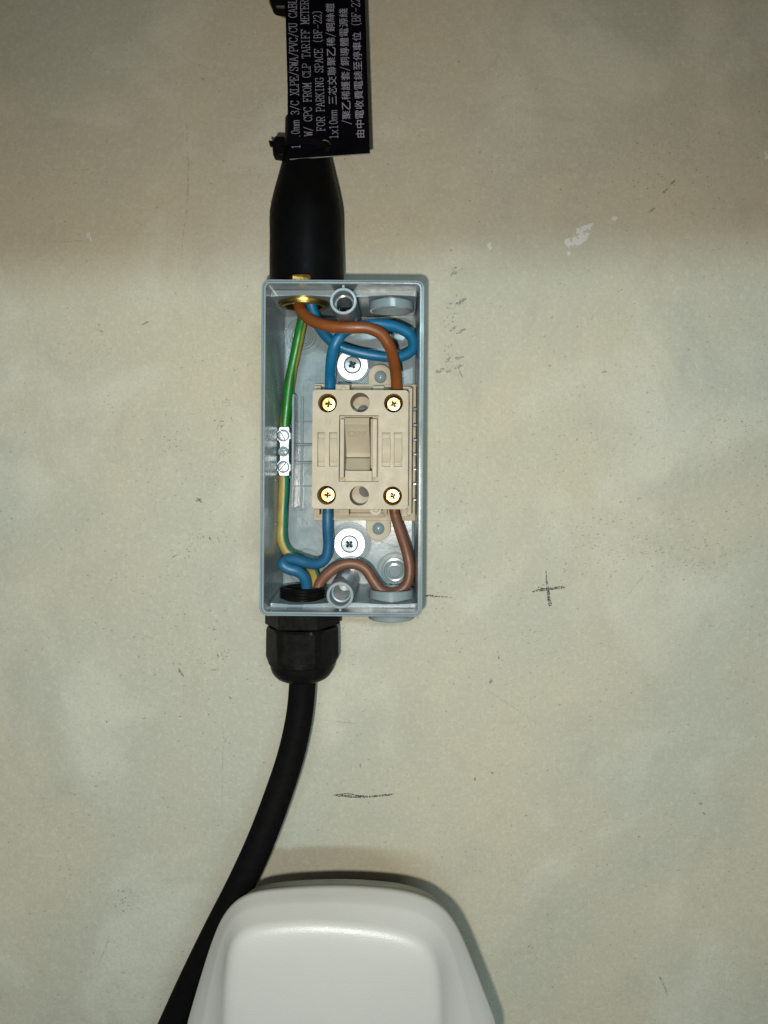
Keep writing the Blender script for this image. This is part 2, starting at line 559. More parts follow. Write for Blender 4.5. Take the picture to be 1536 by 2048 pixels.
# blanked entries in the end walls: a raised ring with a thin skin
for sign, zf in ((1, 0.0912), (-1, -0.0718)):
    zt = zf-sign*0.0034
    ring = [(0.0124, 0), (0.0124, 0.0042), (0.0120, 0.0046), (0.0110, 0.0046), (0.0107, 0.0042), (0.0107, -0.0018)]
    lathe_obj("knockout_ring", ring, (KX, -GH, zf), (0, 0, -sign), M['grey'], enc, 56, False, False)
    zo = BC[1]+sign*BH
    kl = 0.0027 if sign > 0 else 0.0063
    lathe_obj("knockout_disc", [(0.0128, -0.001), (0.0128, kl-0.0005), (0.0122, kl), (0.0002, kl)], (KX, -GH, zo), (0, 0, sign), M['grey'], enc, 56, True, True)


def floor_knockout(px, py, R=38, r=20):
    c = W(px, py, 0.003); u = U(0.003)
    prof = [(R*u, -0.0005), (R*u-0.0001, 0.0007), ((R-3)*u, 0.0007), ((R-3.6)*u, 0.0001), ((r+7)*u, 0.00015), ((r+6)*u, 0.0010), ((r+2)*u, 0.0011), (r*u, 0.0004),
            ((r-3)*u, 0.0003), ((r-4)*u, 0.0013), ((r-8)*u, 0.0014), ((r-9)*u, 0.0008), (0.0003, 0.0008)]
    lathe_obj("floor_knockout", prof, c, (0, -1, 0), M['grey_floor'], enc, 56, False, True)


floor_knockout(606, 672); floor_knockout(799, 672); floor_knockout(790, 1142); floor_knockout(612, 1134)
for px, py in ((705, 731), (699, 1088)):
    c = W(px, py, 0.003); u = U(0.003)
    lathe_obj("fixing_boss", [(44*u, -0.0005), (43.5*u, 0.0008), (40*u, 0.0008), (39.5*u, 0.0002), (35*u, 0.0002), (34.5*u, 0.0020), (17*u, 0.0020), (17*u, -0.0004)], c, (0, -1, 0), M['grey_floor'], enc, 56, False, False)

# rail beside the earth terminal, cross ribs, ladder on the right wall
prism("rail", prect(583, 788, 588, 1016, 0.020), 0.003, 0.020, M['grey'], enc, 0.0003)
prism("rail", prect(601, 793, 606, 1020, 0.006, 0.0006), 0.003, 0.0058, M['grey_floor'], enc, 0.0003)
for py in (889, 925): prism("rib", prect(589, py-2, 640, py+2, 0.009), 0.003, 0.0085, M['grey_floor'], enc, 0.0003)
for py in (843, 972): prism("rib", prect(589, py-1.2, 640, py+1.2, 0.004), 0.003, 0.0042, M['grey_floor'], enc, 0.0002)
for py in (818, 850, 880, 909, 939, 968, 1000):
    prism("rib", prect(826, py-2.2, 839, py+2.2, 0.022), 0.003, 0.022, M['grey'], enc, 0.0003)
prism("rail", prect(833, 748, 837.5, 1012, 0.014), 0.003, 0.0135, M['grey'], enc, 0.0003)
# moulded letters on the floor
for s, px, py, hh, ww in (("N", 611, 777, 13, 11), ("N", 610, 1043, 13, 11), ("245B", 622, 757, 10, 26)):
    text_obj("moulded_lettering", s, M['grey_floor'], enc, W(px, py, 0.0031), (1, 0, 0), (0, 0, 1), hh*U(.003), (0, -1, 0), 0.0006, ww*U(.003))
# heat-staked pegs through the switch lugs
for px, py in ((761, 754), (757, 1057)):
    c = W(px, py, 0.010); c.y = 0; u = U(0.010)
    lathe_obj("peg", [(12*u, 0.004), (12*u, 0.0112), (11*u, 0.0119), (9.2*u, 0.0122), (7.6*u, 0.0117), (5*u, 0.0121), (2.0*u, 0.0123), (0.0002, 0.0123)], c, (0, -1, 0), M['grey_floor'], enc, 40, True, True)
# clip posts on the left wall that carry the earth terminal
prism("terminal_support", prect(553, 848, 582, 957, 0.014, 0.0005), 0.003, 0.0135, M['grey'], enc, 0.0004)
lathe_obj("peg", [(10.5*U(.024), 0.010), (10.5*U(.024), 0.0245), (9.5*U(.024), 0.0252), (7*U(.024), 0.0252), (6*U(.024), 0.0247), (0.0002, 0.0249)], Vector((X_(566.5, .0245), 0, Z_(903, .0245))), (0, -1, 0), M['grey_floor'], enc, 36, True, True)
for py in (758, 846, 960, 1048):
    prism("wall_nib", prect(541, py-1.5, 553, py+1.5, 0.030), 0.026, 0.031, M['grey'], enc, 0.0003)


# ------------------------------------------------------------------ fixing screws with washers
def cross_poly(cx, cz, L, w, a=0.0):
    pts = [(L, -w), (L, w), (w, w), (w, L), (-w, L), (-w, w), (-L, w), (-L, -w), (-w, -w), (-w, -L), (w, -L), (w, -w)]
    c, s = math.cos(a), math.sin(a)
    return [(cx+c*x-s*z, cz+s*x+c*z) for x, z in pts]


def slot_poly(cx, cz, L, w, a):
    c, s = math.cos(a), math.sin(a)
    return [(cx+c*x-s*z, cz+s*x+c*z) for x, z in ((-L, -w), (L, -w), (L, w), (-L, w))]


def cutter_taper(cx, cz, poly, h0, h1, k=0.3):
    """a driver recess: full outline at the top, drawn in towards the bottom"""
    v, f = loft([[(cx+(x-cx)*k, -h0, cz+(z-cz)*k) for x, z in poly], [(x, -h1, z) for x, z in poly]])
    return mesh_obj("cutter", v, f, None)


def cutter_vee(cx, cz, L, w, a, h0, h1):
    c, s_ = math.cos(a), math.sin(a)
    P = lambda x, z, h: (cx+c*x-s_*z, -h, cz+s_*x+c*z)
    k = (h1-h0)*0.55/w
    v, f = loft([[P(-L, -w*1.25, h1), P(-L, w*1.25, h1), P(-L, w*0.25, h0), P(-L, -w*0.25, h0)], [P(L, -w*1.25, h1), P(L, w*1.25, h1), P(L, w*0.25, h0), P(L, -w*0.25, h0)]])
    return mesh_obj("cutter", v, f, None)


def fixing_screw(px, py, label, ang):
    h0 = 0.0051
    c = W(px, py, 0.006); c.y = 0
    t = empty("fixing_screw", (c.x, -h0, c.z), label, "screw", "screws fixing the enclosure to the wall")
    u = U(0.006)
    lathe_obj("washer", [(30.5*u, h0), (31*u, h0+0.0003), (31*u, h0+0.0009), (30.4*u, h0+0.0012), (18*u, h0+0.0012), (17*u, h0+0.0009), (17*u, h0)], c, (0, -1, 0), M['zinc'], t, 56)
    v, f = lathe([(6*u, h0-0.002), (6*u, h0+0.0004), (15.6*u, h0+0.0010), (16*u, h0+0.0016), (15*u, h0+0.0019), (0.0003, h0+0.0021)], c, (0, -1, 0), 48, True, True)
    o = mesh_obj("head", v, f, M['zinc_screw'])
    L = 9.2*u
    boolean(o, [cutter_taper(c.x, c.z, cross_poly(c.x, c.z, L, 3.1*u, ang), h0-0.0016, h0+0.0025, 0.06), cutter_taper(c.x, c.z, cross_poly(c.x, c.z, L, 0.8*u, ang+math.radians(45)), h0+0.0008, h0+0.0025, 0.4)])
    finish(o, t, 35)
    # the dark bottom of the driver recess is real depth; close it with a cone
    return t


fixing_screw(705, 730, "zinc screw and washer half under the looped blue wire in the enclosure", math.radians(30))
fixing_screw(699, 1088, "zinc screw and bright washer below the switch, above the brown wire's hump", math.radians(45))

# ------------------------------------------------------------------ earth terminal
et = empty("earth_terminal", tuple(W(567, 903, 0.0137)), "small nickel earth terminal block with two slotted screws", "terminal")
HT = 0.0235
u = U(HT)


def pt(px, py, h=HT): return (X_(px, h), Z_(py, h))


poly = [pt(*q) for q in ((558, 855), (560, 853), (577, 853), (579, 855), (579, 864), (582, 866), (582, 877), (579, 880), (578, 886), (578, 923), (579, 927), (582, 929), (582, 941), (579, 944),
                          (578, 952), (559, 952), (556, 945), (556, 927), (559, 920), (559, 886), (556, 880), (556, 862))]
prism("block", poly, 0.0137, HT, M['nickel'], et, 0.0005, 30, 3)
for py, ang in ((871, -60), (934, 48)):
    c = Vector((X_(566, HT+.002), 0, Z_(py, HT+.002)))
    v, f = lathe([(11.6*u, HT-0.001), (11.8*u, HT+0.0012), (11.2*u, HT+0.0018), (9.5*u, HT+0.0021), (0.0003, HT+0.0021)], c, (0, -1, 0), 40, True, True)
    o = mesh_obj("screw", v, f, M['nickel'])
    boolean(o, [cutter_vee(c.x, c.z, 14*u, 1.7*u, math.radians(ang), HT+0.0002, HT+0.0024)])
    finish(o, et, 35)
    lathe_obj("collar", [(13.6*u, HT-0.0005), (13.6*u, HT+0.0006), (12.4*u, HT+0.0006), (12.2*u, HT-0.0004)], c, (0, -1, 0), M['zinc_screw'], et, 40)

# ------------------------------------------------------------------ beige double-pole switch
HS = 0.040
sw = empty("isolator_switch", tuple(W(722, 900, 0.0042)), "beige double-pole rocker switch with four brass terminal screws", "switch")
plate = prism("base_plate", prect(628, 768, 833, 1041, 0.010, 0.0006), 0.0040, 0.0100, M['beige'], sw, 0.0003)


def lug(px, py, r, ytop):
    h = 0.0095
    x0, x1 = X_(px-r, h), X_(px+r, h); zc = Z_(py, h); R = (x1-x0)/2; cx = (x0+x1)/2
    s = 1 if ytop < py else -1
    pts = [(cx+R*math.cos(math.pi*i/20), zc+s*R*math.sin(math.pi*i/20)) for i in range(21)]
    ze = Z_(800 if s > 0 else 1010, h)
    pts += [(cx-R, ze), (cx+R, ze)]
    prism("mounting_lug", pts, 0.0041, h, M['beige'], sw, 0.0004, 40)


lug(760, 752, 23.5, 700); lug(757, 1057, 24.5, 1100)

cover = prism("cover", prect(624.5, 780, 816.5, 1018, HS, 0.0020, 6), 0.0101, HS, M['beige'])
cuts = []
scr = ((655, 806, math.radians(80)), (787, 806, math.radians(30)), (653, 990.5, math.radians(86)), (785, 992, math.radians(24)))
cols = []
for px, py, a in scr:
    cols.append(circle2(X_(px, HS), Z_(py, HS), 19*U(HS), 48))
for px, py in ((720, 805), (718.5, 991.5)):
    cols.append(circle2(X_(px, HS), Z_(py, HS), 19.6*U(HS), 48))
for p in cols: cuts.append(cutter(p, 0.0165, 0.06))
cuts.append(cutter(prect(678, 830.5, 757.5, 963.5, HS, 0.0003, 3), 0.0345, 0.06))
cuts.append(cutter(prect(687.2, 832.5, 745.2, 940.8, HS), 0.0165, 0.0400))
SLOTS = ((635, 649.5, 864.5, 933), (658.5, 675, 864.5, 933), (764, 781, 865, 933.5), (788, 804.5, 865, 933.5))
for x0, x1, y0, y1 in SLOTS: cuts.append(cutter(prect(x0, y0, x1, y1, HS), HS-0.0045, 0.06))
boolean(cover, cuts)
finish(cover, sw, 35, 0.00028, 2)
for x0, x1, y0, y1 in SLOTS:
    # convex pad inside each grip slot
    L = []
    n = 10; xa, xb = X_(x0, HS)+0.00015, X_(x1, HS)-0.00015
    za, zb = Z_(y0+12.5, HS), Z_(y1-10.5, HS)
    prof = [(za, HS-0.0046)] + [(za+(zb-za)*i/n, HS-0.0022+0.0009*math.sin(math.pi*i/n)) for i in range(n+1)] + [(zb, HS-0.0046)]
    v, f = loft([[(xa, -h, z) for z, h in prof], [(xb, -h, z) for z, h in prof]])
    mesh_obj("grip_pad", v, f, M['beige'], cover, 30)
# guard rails either side of the rocker
for x0, x1 in ((679.5, 688), (744.5, 754)):
    prism("guard_rail", prect(x0, 838, x1, 955, 0.0435, 0.0004, 3), 0.0165, 0.0432, M['beige'], sw, 0.0003)
# the rocker, tipped so that OFF stands proud
xa, xb = X_(689, 0.037), X_(738.5, 0.037)
RP = [(832.5, 0.0335), (836, 0.0365), (848, 0.0385), (850.5, 0.0378), (904, 0.0238), (908, 0.0234), (914.5, 0.0232)]
prof = [(Z_(y, h), h) for y, h in RP]
prof = [(prof[0][0], 0.017)] + prof + [(prof[-1][0], 0.017)]
v, f = loft([[(xa, -h, z) for z, h in prof], [(xb, -h, z) for z, h in prof]])
rocker = mesh_obj("rocker", v, f, M['beige'], sw, 25, 0.0002)
# apron below it, and the flush plate that carries the ON mark
prof = [(Z_(916.5, .0232), .017), (Z_(916.5, .0232), .0232), (Z_(940.5, .0300), .0300), (Z_(940.5, .0300), .017)]
v, f = loft([[(xa, -h, z) for z, h in prof], [(xb, -h, z) for z, h in prof]])
mesh_obj("apron", v, f, M['beige'], sw, None)
mplate = prism("mark_plate", prect(690, 941.5, 744, 962.8, HS-.0002), 0.0165, HS-0.0003, M['beige'], sw, 0.0002)
lite = M['beige']
fz = Vector((0, -(0.0238-0.0378), Z_(904, .0238)-Z_(850.5, .0378))).normalized()   # down the sloping face
nrm = Vector((0, fz.z, -fz.y)); nrm = nrm if nrm.y < 0 else -nrm
tt = 0.26
pc = Vector(((xa+xb)/2, -(0.0378+(0.0238-0.0378)*tt), Z_(850.5, .0378)+(Z_(904, .0238)-Z_(850.5, .0378))*tt))
text_obj("raised_lettering", "OFF", lite, rocker, pc, (1, 0, 0), -fz, 0.0040, nrm, 0.0016, 37.5*U(.034))
text_obj("raised_lettering", "I-ON", lite, mplate, W(718, 952, HS-.0003), (1, 0, 0), (0, 0, 1), 10.5*U(HS), (0, -1, 0), 0.0014, 38*U(HS))
for s, px, py in (("N", 656, 843.5), ("L", 785, 843.5), ("N", 655, 953.5), ("L", 783, 953)):
    text_obj("raised_lettering", s, lite, cover, W(px, py, HS), (1, 0, 0), (0, 0, 1), 11*U(HS), (0, -1, 0), 0.0014)
# brass terminal screws in sleeves
for px, py, a in scr:
    hh = 0.0335
    c = Vector((X_(px, HS)+0.0001, 0, Z_(py, HS)-0.0001)); u = U(HS)
    ts = lathe_obj("terminal_sleeve", [(18.7*u, 0.0166), (18.7*u, 0.0326), (18.2*u, 0.0328), (15.6*u, 0.0316), (15.3*u, 0.0300), (15.3*u, 0.0166)], c, (0, -1, 0), M['brass'], sw, 44)
    v, f = lathe([(14.2*u, 0.0170), (14.6*u, hh-0.0012), (14.2*u, hh-0.0004), (12.8*u, hh), (0.0003, hh+0.0002)], c, (0, -1, 0), 44, True, True)
    o = mesh_obj("terminal_screw", v, f, M['brass'])
    boolean(o, [cutter_taper(c.x, c.z, cross_poly(c.x, c.z, 7.8*u, 2.6*u, a), hh-0.0042, hh+0.0004, 0.05), cutter_vee(c.x, c.z, 16*u, 1.3*u, a+math.radians(3), hh-0.0012, hh+0.0005)])
    finish(o, ts, 35)
# dark discs paint the shade of deeper openings in the two middle holes
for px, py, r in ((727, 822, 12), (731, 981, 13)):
    prism("dark_hole", circle2(X_(px, .0168), Z_(py, .0168), r*U(.0168), 28), 0.0150, 0.0168, M['dark'], sw)
# moulded tabs and blocks round the skirt
tb1 = prism("tab", prect(671, 769, 699, 784, 0.036, 0.0004, 3), 0.0101, 0.0360, M['beige'], sw, 0.0003)
lathe_obj("pin", [(5.5*U(.036), 0.0355), (5.5*U(.036), 0.0368), (4.6*U(.036), 0.0373), (0.0002, 0.0374)], Vector((X_(687, .036), 0, Z_(778.5, .036))), (0, -1, 0), M['beige'], tb1, 28, True, True)
tb2 = prism("tab", circle2(X_(751, .036), Z_(1019, .036), 12.5*U(.036), 36), 0.0101, 0.0362, M['beige'], sw, 0.0003, 40)
lathe_obj("pin", [(6*U(.037), 0.0355), (6*U(.037), 0.0370), (5*U(.037), 0.0376), (0.0002, 0.0377)], Vector((X_(752, .037), 0, Z_(1018.5, .037))), (0, -1, 0), M['beige'], tb2, 28, True, True)
for x0, y0, x1, y1, h in ((815, 776, 824, 1030, .026), (629, 772, 642, 783, .020), (706, 773, 745, 782, .014), (745, 772, 768, 782, .020), (806, 773, 822, 785, .022),
                          (628, 1018, 639, 1030, .022), (676, 1018, 698, 1030, .024), (700, 1026, 768, 1034, .014), (768, 1018, 774, 1031, .020), (803, 1018, 818, 1033, .022)):
    prism("skirt_block", prect(x0, y0, x1, y1, h), 0.0101, h, M['beige'], sw, 0.0003)

# ------------------------------------------------------------------ wires inside the enclosure
def wire(name, label, pts, r, m, **k):
    P = [W(*p)+Vector([random.uniform(-1, 1)*0.00018 for _ in range(3)]) for p in pts]
    ph = random.uniform(0, 6)
    k.setdefault('rfun', lambda t: 1+0.018*math.sin(23*t+ph)+0.010*math.sin(57*t+2*ph))
    o = tube(name, P, r, m, None, 22, 12, **k)
    tag(o, label, "wire", "insulated wires inside the enclosure")
    return o


zin = 0.125
wire("blue_wire", "bright blue wire looping round the top of the enclosure into the switch",
     [(613, 520, .034), (619, 585, .034), (627, 622, .031), (643, 660, .024), (668, 686, .0195), (710, 704, .018), (760, 713, .018), (803, 713, .020), (826, 697, .023), (822, 672, .027), (797, 656, .030), (762, 648, .0325), (722, 651, .034), (687, 664, .036),
      (669, 690, .036), (662.5, 722, .031), (660, 755, .024), (660, 790, .020)], 0.00305, M['blue'])
wire("brown_wire", "orange-brown wire arching from the brass gland down into the switch top",
     [(595, 545, .028), (596, 590, .029), (601, 618, .0325), (622, 641, .038), (655, 652, .042), (698, 655, .0445), (736, 656, .044), (763, 668, .042), (779, 692, .039), (788, 722, .033), (793, 755, .026), (794, 792, .020)], 0.00325, M['brown'])
wire("earth_wire", "bright green and yellow earth wire from the brass gland to the terminal",
     [(607, 560, .026), (606, 600, .0265), (605, 632, .0255), (599, 668, .022), (590, 710, .020), (581, 755, .019), (574, 805, .019), (570, 850, .0185), (569, 866, .0185)], 0.00295, M['green'],
     mats=[M['green'], M['yellow']], stripe=lambda t: (38-95*max(0, min(1, (t-.55)/.4)), 78))
wire("earth_wire", "dull teal and yellow earth wire from the terminal down to the black gland",
     [(568, 940, .0185), (568, 962, .0185), (567, 1000, .019), (565, 1045, .020), (565, 1080, .021), (576, 1105, .0205), (600, 1116, .020), (620, 1134, .022), (630, 1160, .027), (630, 1200, .031), (622, 1260, .032)], 0.00295, M['green2'],
     mats=[M['green2'], M['yellow2']], stripe=lambda t: (-78+min(t/.15, 1)*-12, 72-22*max(0, min(1, (t-.25)/.4))))
wire("blue_wire", "dull blue wire curling from the switch bottom into the black gland",
     [(657, 1000, .020), (656, 1030, .021), (655, 1062, .023), (657, 1092, .026), (650, 1118, .029), (632, 1129, .032), (606, 1124, .0355), (584, 1118.5, .038), (571, 1121, .0400), (566, 1129, .0420), (576, 1138, .0420), (594, 1142.5, .0412), (608, 1153, .0392), (613.5, 1172, .0368), (613, 1198, .035), (608, 1260, .034)], 0.00300, M['blue2'])
wire("brown_wire", "dull brown wire humped along the bottom of the enclosure from the black gland",
     [(787, 1002, .020), (790, 1028, .021), (801, 1066, .024), (814, 1106, .027), (820, 1140, .028), (812, 1170, .029), (790, 1186, .030), (764, 1181, .031), (745, 1158, .031), (731, 1138, .031), (708, 1127, .0315), (682, 1130, .032), (656, 1147, .032), (639, 1168, .032), (633, 1200, .032), (622, 1265, .033)], 0.00300, M['brown2'])

# ------------------------------------------------------------------ brass gland and black shroud at the top
ztop = BC[1]+BH
bgl = empty("brass_gland", (GX, -GH, ztop), "brass gland ring through the top of the enclosure under the black shroud", "cable gland")
zi = 0.0905
prof = []
z = zi-0.0018
prof += [(0.0104, ztop+0.022), (0.0104, z+0.0005), (0.0108, z), (0.0128, z), (0.0131, z+0.0004), (0.0131, z+0.0010), (0.0123, z+0.0013), (0.0123, ztop+0.003)]
lathe_obj("threaded_spigot", [(r, zz) for r, zz in prof], (GX, -GH, 0), (0, 0, 1), M['brass_old'], bgl, 64)
lathe_obj("inner_ring", [(0.0133, zi-0.0001), (0.0141, zi-0.0009), (0.0141, zi-0.0004), (0.0143, zi+0.0004)], (GX, -GH, 0), (0, 0, 1), M['brass_old'], bgl, 64)
v, f = lathe([(0.0125, ztop+0.0002), (0.0178, ztop+0.0003), (0.0182, ztop+0.0008), (0.0182, ztop+0.014), (0.0120, ztop+0.0145)], (GX, -GH, 0), (0, 0, 1), 6, False, False, phase=math.radians(18))
mesh_obj("hexagon", v, f, M['brass_old'], bgl, None, 0.0004)
lathe_obj("locking_washer", [(0.0124, ztop+0.00005), (0.0160, ztop+0.00005), (0.0160, ztop+0.0020), (0.0124, ztop+0.0021)], (GX-.001, -GH, 0), (0, 0, 1), M['brass'], bgl, 48)


def sh(py): return Z_(py, GH)


SX = X_(614.5, GH)


def shroud_shape(p, r, t, g):
    q = p.copy()
    if t < ztop+0.006:
        d = Vector((p.x-SX, p.y+GH)).normalized() if r > 0 else Vector((0, 0))
        front = max(0, -d.y)
        lift = 0.0030*max(0, front-0.62)/0.38*(1 if d.x < 0.18 else max(0, 1-(d.x-.18)/.08))
        q.z += lift
    k = (t-sh(430))/0.03
    q.x += 0.0006*math.exp(-k*k)*(-1)
    return q


uu = U(GH)
prof = [(0.0190, ztop+0.012), (0.0192, ztop+0.0022), (0.0198, ztop+0.0018), (74*uu, ztop+0.0024), (73.5*uu, sh(520)), (72.5*uu, sh(480)), (72.5*uu, sh(440)), (71.8*uu, sh(425)), (69*uu, sh(408)), (64*uu, sh(385)), (58*uu, sh(362)), (52.5*uu, sh(340)), (48*uu, sh(322)), (45.5*uu, sh(305)), (44*uu, sh(285)), (43.6*uu, sh(240)), (40*uu, sh(238))]
v, f = lathe(prof, (SX, -GH, 0), (0, 0, 1), 72, False, False, twist=shroud_shape)
shroud = mesh_obj("cable_shroud", v, f, M['rubber'], None, 40)
tag(shroud, "bottle-shaped black rubber shroud over the gland above the enclosure", "shroud")
cab = tube("armoured_cable", [(SX, -GH, sh(330)), (SX, -GH, sh(260)), (SX-.0002, -GH+.0006, sh(150)), (SX-.0006, -.030, sh(0)), (SX-.001, -.028, sh(-200)), (SX-.001, -.027, sh(-500))], 0.0108, M['black'], None, 28, 8)
tag(cab, "black armoured cable rising behind the lettered tag above the shroud", "cable")

# ------------------------------------------------------------------ engraved tag
HTG = 0.0480
tagp = empty("cable_tag", tuple(W(650, 318, HTG)), "black plastic tag with white engraved English and Chinese lettering", "tag")
BLp, BRp = W(579, 317.5, HTG), W(740, 306, HTG)
Lu = (W(570.0, 0, HTG)-BLp).normalized(); Ru = (W(730.0, 0, HTG)-BRp).normalized()
TL_, TR_ = BLp+Lu*0.155, BRp+Ru*0.153
OUT = (BRp-BLp).cross(Lu).normalized()
if OUT.y > 0: OUT = -OUT
TH = 0.0016
q = [BLp, BRp, TR_, TL_]
v, f = loft([[p-OUT*TH for p in q], [p-OUT*0.0003 for p in q]])
core = mesh_obj("white_core", v, f, M['tag_core'])
v, f = loft([[p-OUT*0.00028 for p in q], [p for p in q]])
face = mesh_obj("black_face", v, f, M['tag'])
hc = W(649, 292, HTG)
for o in (core, face):
    boolean(o, [cutter_cyl(hc+Vector((0, 0.01, 0)), (0, -1, 0), 13*U(HTG), 0.02, 36)])
    finish(o, tagp)

E = [(5+4.2*math.sin(2*math.pi*i/14), 8.5+8.5*math.cos(2*math.pi*i/14)) for i in range(15)]
Z0 = [(5+3.3*math.sin(2*math.pi*i/14), 8.5+8.5*math.cos(2*math.pi*i/14)) for i in range(15)]
CC = [(9, 12.5), (7.6, 16), (5, 17), (2.6, 15.5), (1, 12), (1, 5), (2.6, 1.5), (5, 0), (7.6, 1), (9, 4)]
G = {
    'A': [[(1, 0), (5, 17), (9, 0)], [(2.4, 6), (7.6, 6)], [(0, 0), (2.6, 0)], [(7.4, 0), (10, 0)]],
    'B': [[(2, 0), (2, 17)], [(.5, 17), (6, 17), (8.2, 15.5), (8.2, 10.5), (6, 9), (2, 9)], [(6, 9), (9, 7), (9, 2), (6.5, 0), (.5, 0)]],
    'C': [CC, [(9, 12.5), (9, 17)]],
    'E': [[(2, 0), (2, 17)], [(.5, 17), (9, 17), (9, 13.5)], [(2, 9), (6, 9)], [(6, 11), (6, 7)], [(.5, 0), (9, 0), (9, 3.5)]],
    'F': [[(2, 0), (2, 17)], [(.5, 17), (9, 17), (9, 13.5)], [(2, 9), (6, 9)], [(6, 11), (6, 7)], [(.5, 0), (4.2, 0)]],
    'G': [CC[:-1]+[(9, 2)], [(9, 0), (9, 7)], [(6, 7), (10, 7)], [(9, 12.5), (9, 17)]],
    'I': [[(5, 0), (5, 17)], [(2.5, 17), (7.5, 17)], [(2.5, 0), (7.5, 0)]],
    'K': [[(2, 0), (2, 17)], [(.5, 17), (3.7, 17)], [(.5, 0), (3.7, 0)], [(8.5, 17), (2.2, 8)], [(4, 10.5), (8.5, 0)], [(7, 17), (9.8, 17)], [(7, 0), (9.9, 0)]],
    'L': [[(2, 0), (2, 17)], [(.5, 17), (4.2, 17)], [(.5, 0), (9, 0), (9, 4)]],
    'M': [[(1.6, 0), (1.6, 17), (5, 4), (8.4, 17), (8.4, 0)], [(0, 0), (3.2, 0)], [(6.8, 0), (10, 0)], [(0, 17), (1.6, 17)], [(8.4, 17), (10, 17)]],
    'N': [[(1.8, 0), (1.8, 17), (8.2, 0), (8.2, 17)], [(.3, 0), (3.4, 0)], [(.3, 17), (1.8, 17)], [(6.6, 17), (9.8, 17)]],
    'O': [E], '0': [Z0],
    'P': [[(2, 0), (2, 17)], [(.5, 17), (6, 17), (9, 15), (9, 10), (6, 8), (2, 8)], [(.5, 0), (4.2, 0)]],
    'R': [[(2, 0), (2, 17)], [(.5, 17), (6, 17), (9, 15), (9, 10), (6, 8), (2, 8)], [(.5, 0), (4.2, 0)], [(5.4, 8), (8.8, 0), (10, 0)]],
    'S': [[(8.5, 12.8), (7.8, 16), (5, 17), (2.2, 16), (1.3, 13), (2.5, 10.3), (7, 7.5), (8.8, 4.5), (8, 1.5), (5, 0), (2.2, 1), (1.3, 4.2)], [(8.5, 12.8), (8.5, 17)], [(1.3, 0), (1.3, 4.2)]],
    'T': [[(5, 0), (5, 17)], [(.8, 13.5), (.8, 17), (9.2, 17), (9.2, 13.5)], [(3.2, 0), (6.8, 0)]],
    'U': [[(1.8, 17), (1.8, 3.5), (3.2, .8), (5, 0), (6.8, .8), (8.2, 3.5), (8.2, 17)], [(.3, 17), (3.4, 17)], [(6.6, 17), (9.8, 17)]],
    'V': [[(1, 17), (5, 0), (9, 17)], [(0, 17), (2.8, 17)], [(7.2, 17), (10, 17)]],
    'W': [[(.8, 17), (2.8, 0), (5, 14), (7.2, 0), (9.2, 17)], [(0, 17), (2.2, 17)], [(7.8, 17), (10, 17)]],
    'X': [[(1.2, 17), (8.8, 0)], [(8.8, 17), (1.2, 0)], [(0, 17), (3, 17)], [(7, 17), (10, 17)], [(0, 0), (3, 0)], [(7, 0), (10, 0)]],
    '/': [[(1, -1.5), (9, 18.5)]], '-': [[(1.2, 8), (8.8, 8)]],
    '1': [[(5, 0), (5, 17), (2.5, 14.5)], [(2.5, 0), (7.5, 0)]],
    '2': [[(1.5, 13), (2.2, 16), (5, 17), (8, 15.5), (8.3, 12), (6, 7), (1.2, 0), (8.8, 0), (8.8, 3)]],
    '3': [[(1.6, 13.5), (2.4, 16), (5, 17), (8, 15.5), (8, 11), (4.5, 9), (8.6, 6.5), (8.4, 2), (5, 0), (2.2, 1), (1.3, 4)]],
    '(': [[(7.5, 19), (4.5, 14), (4.5, 3), (7.5, -2)]], ')': [[(2.5, 19), (5.5, 14), (5.5, 3), (2.5, -2)]],
    'm': [[(1, 0), (1, 11)], [(1, 9.5), (2.4, 11), (4.4, 10.6), (5, 9), (5, 0)], [(5, 9.5), (6.5, 11), (8.5, 10.6), (9, 9), (9, 0)]],
    'x': [[(1.5, 11), (8.5, 0)], [(8.5, 11), (1.5, 0)], [(.3, 11), (3, 11)], [(7, 11), (9.7, 11)], [(.3, 0), (3, 0)], [(7, 0), (9.7, 0)]],
}


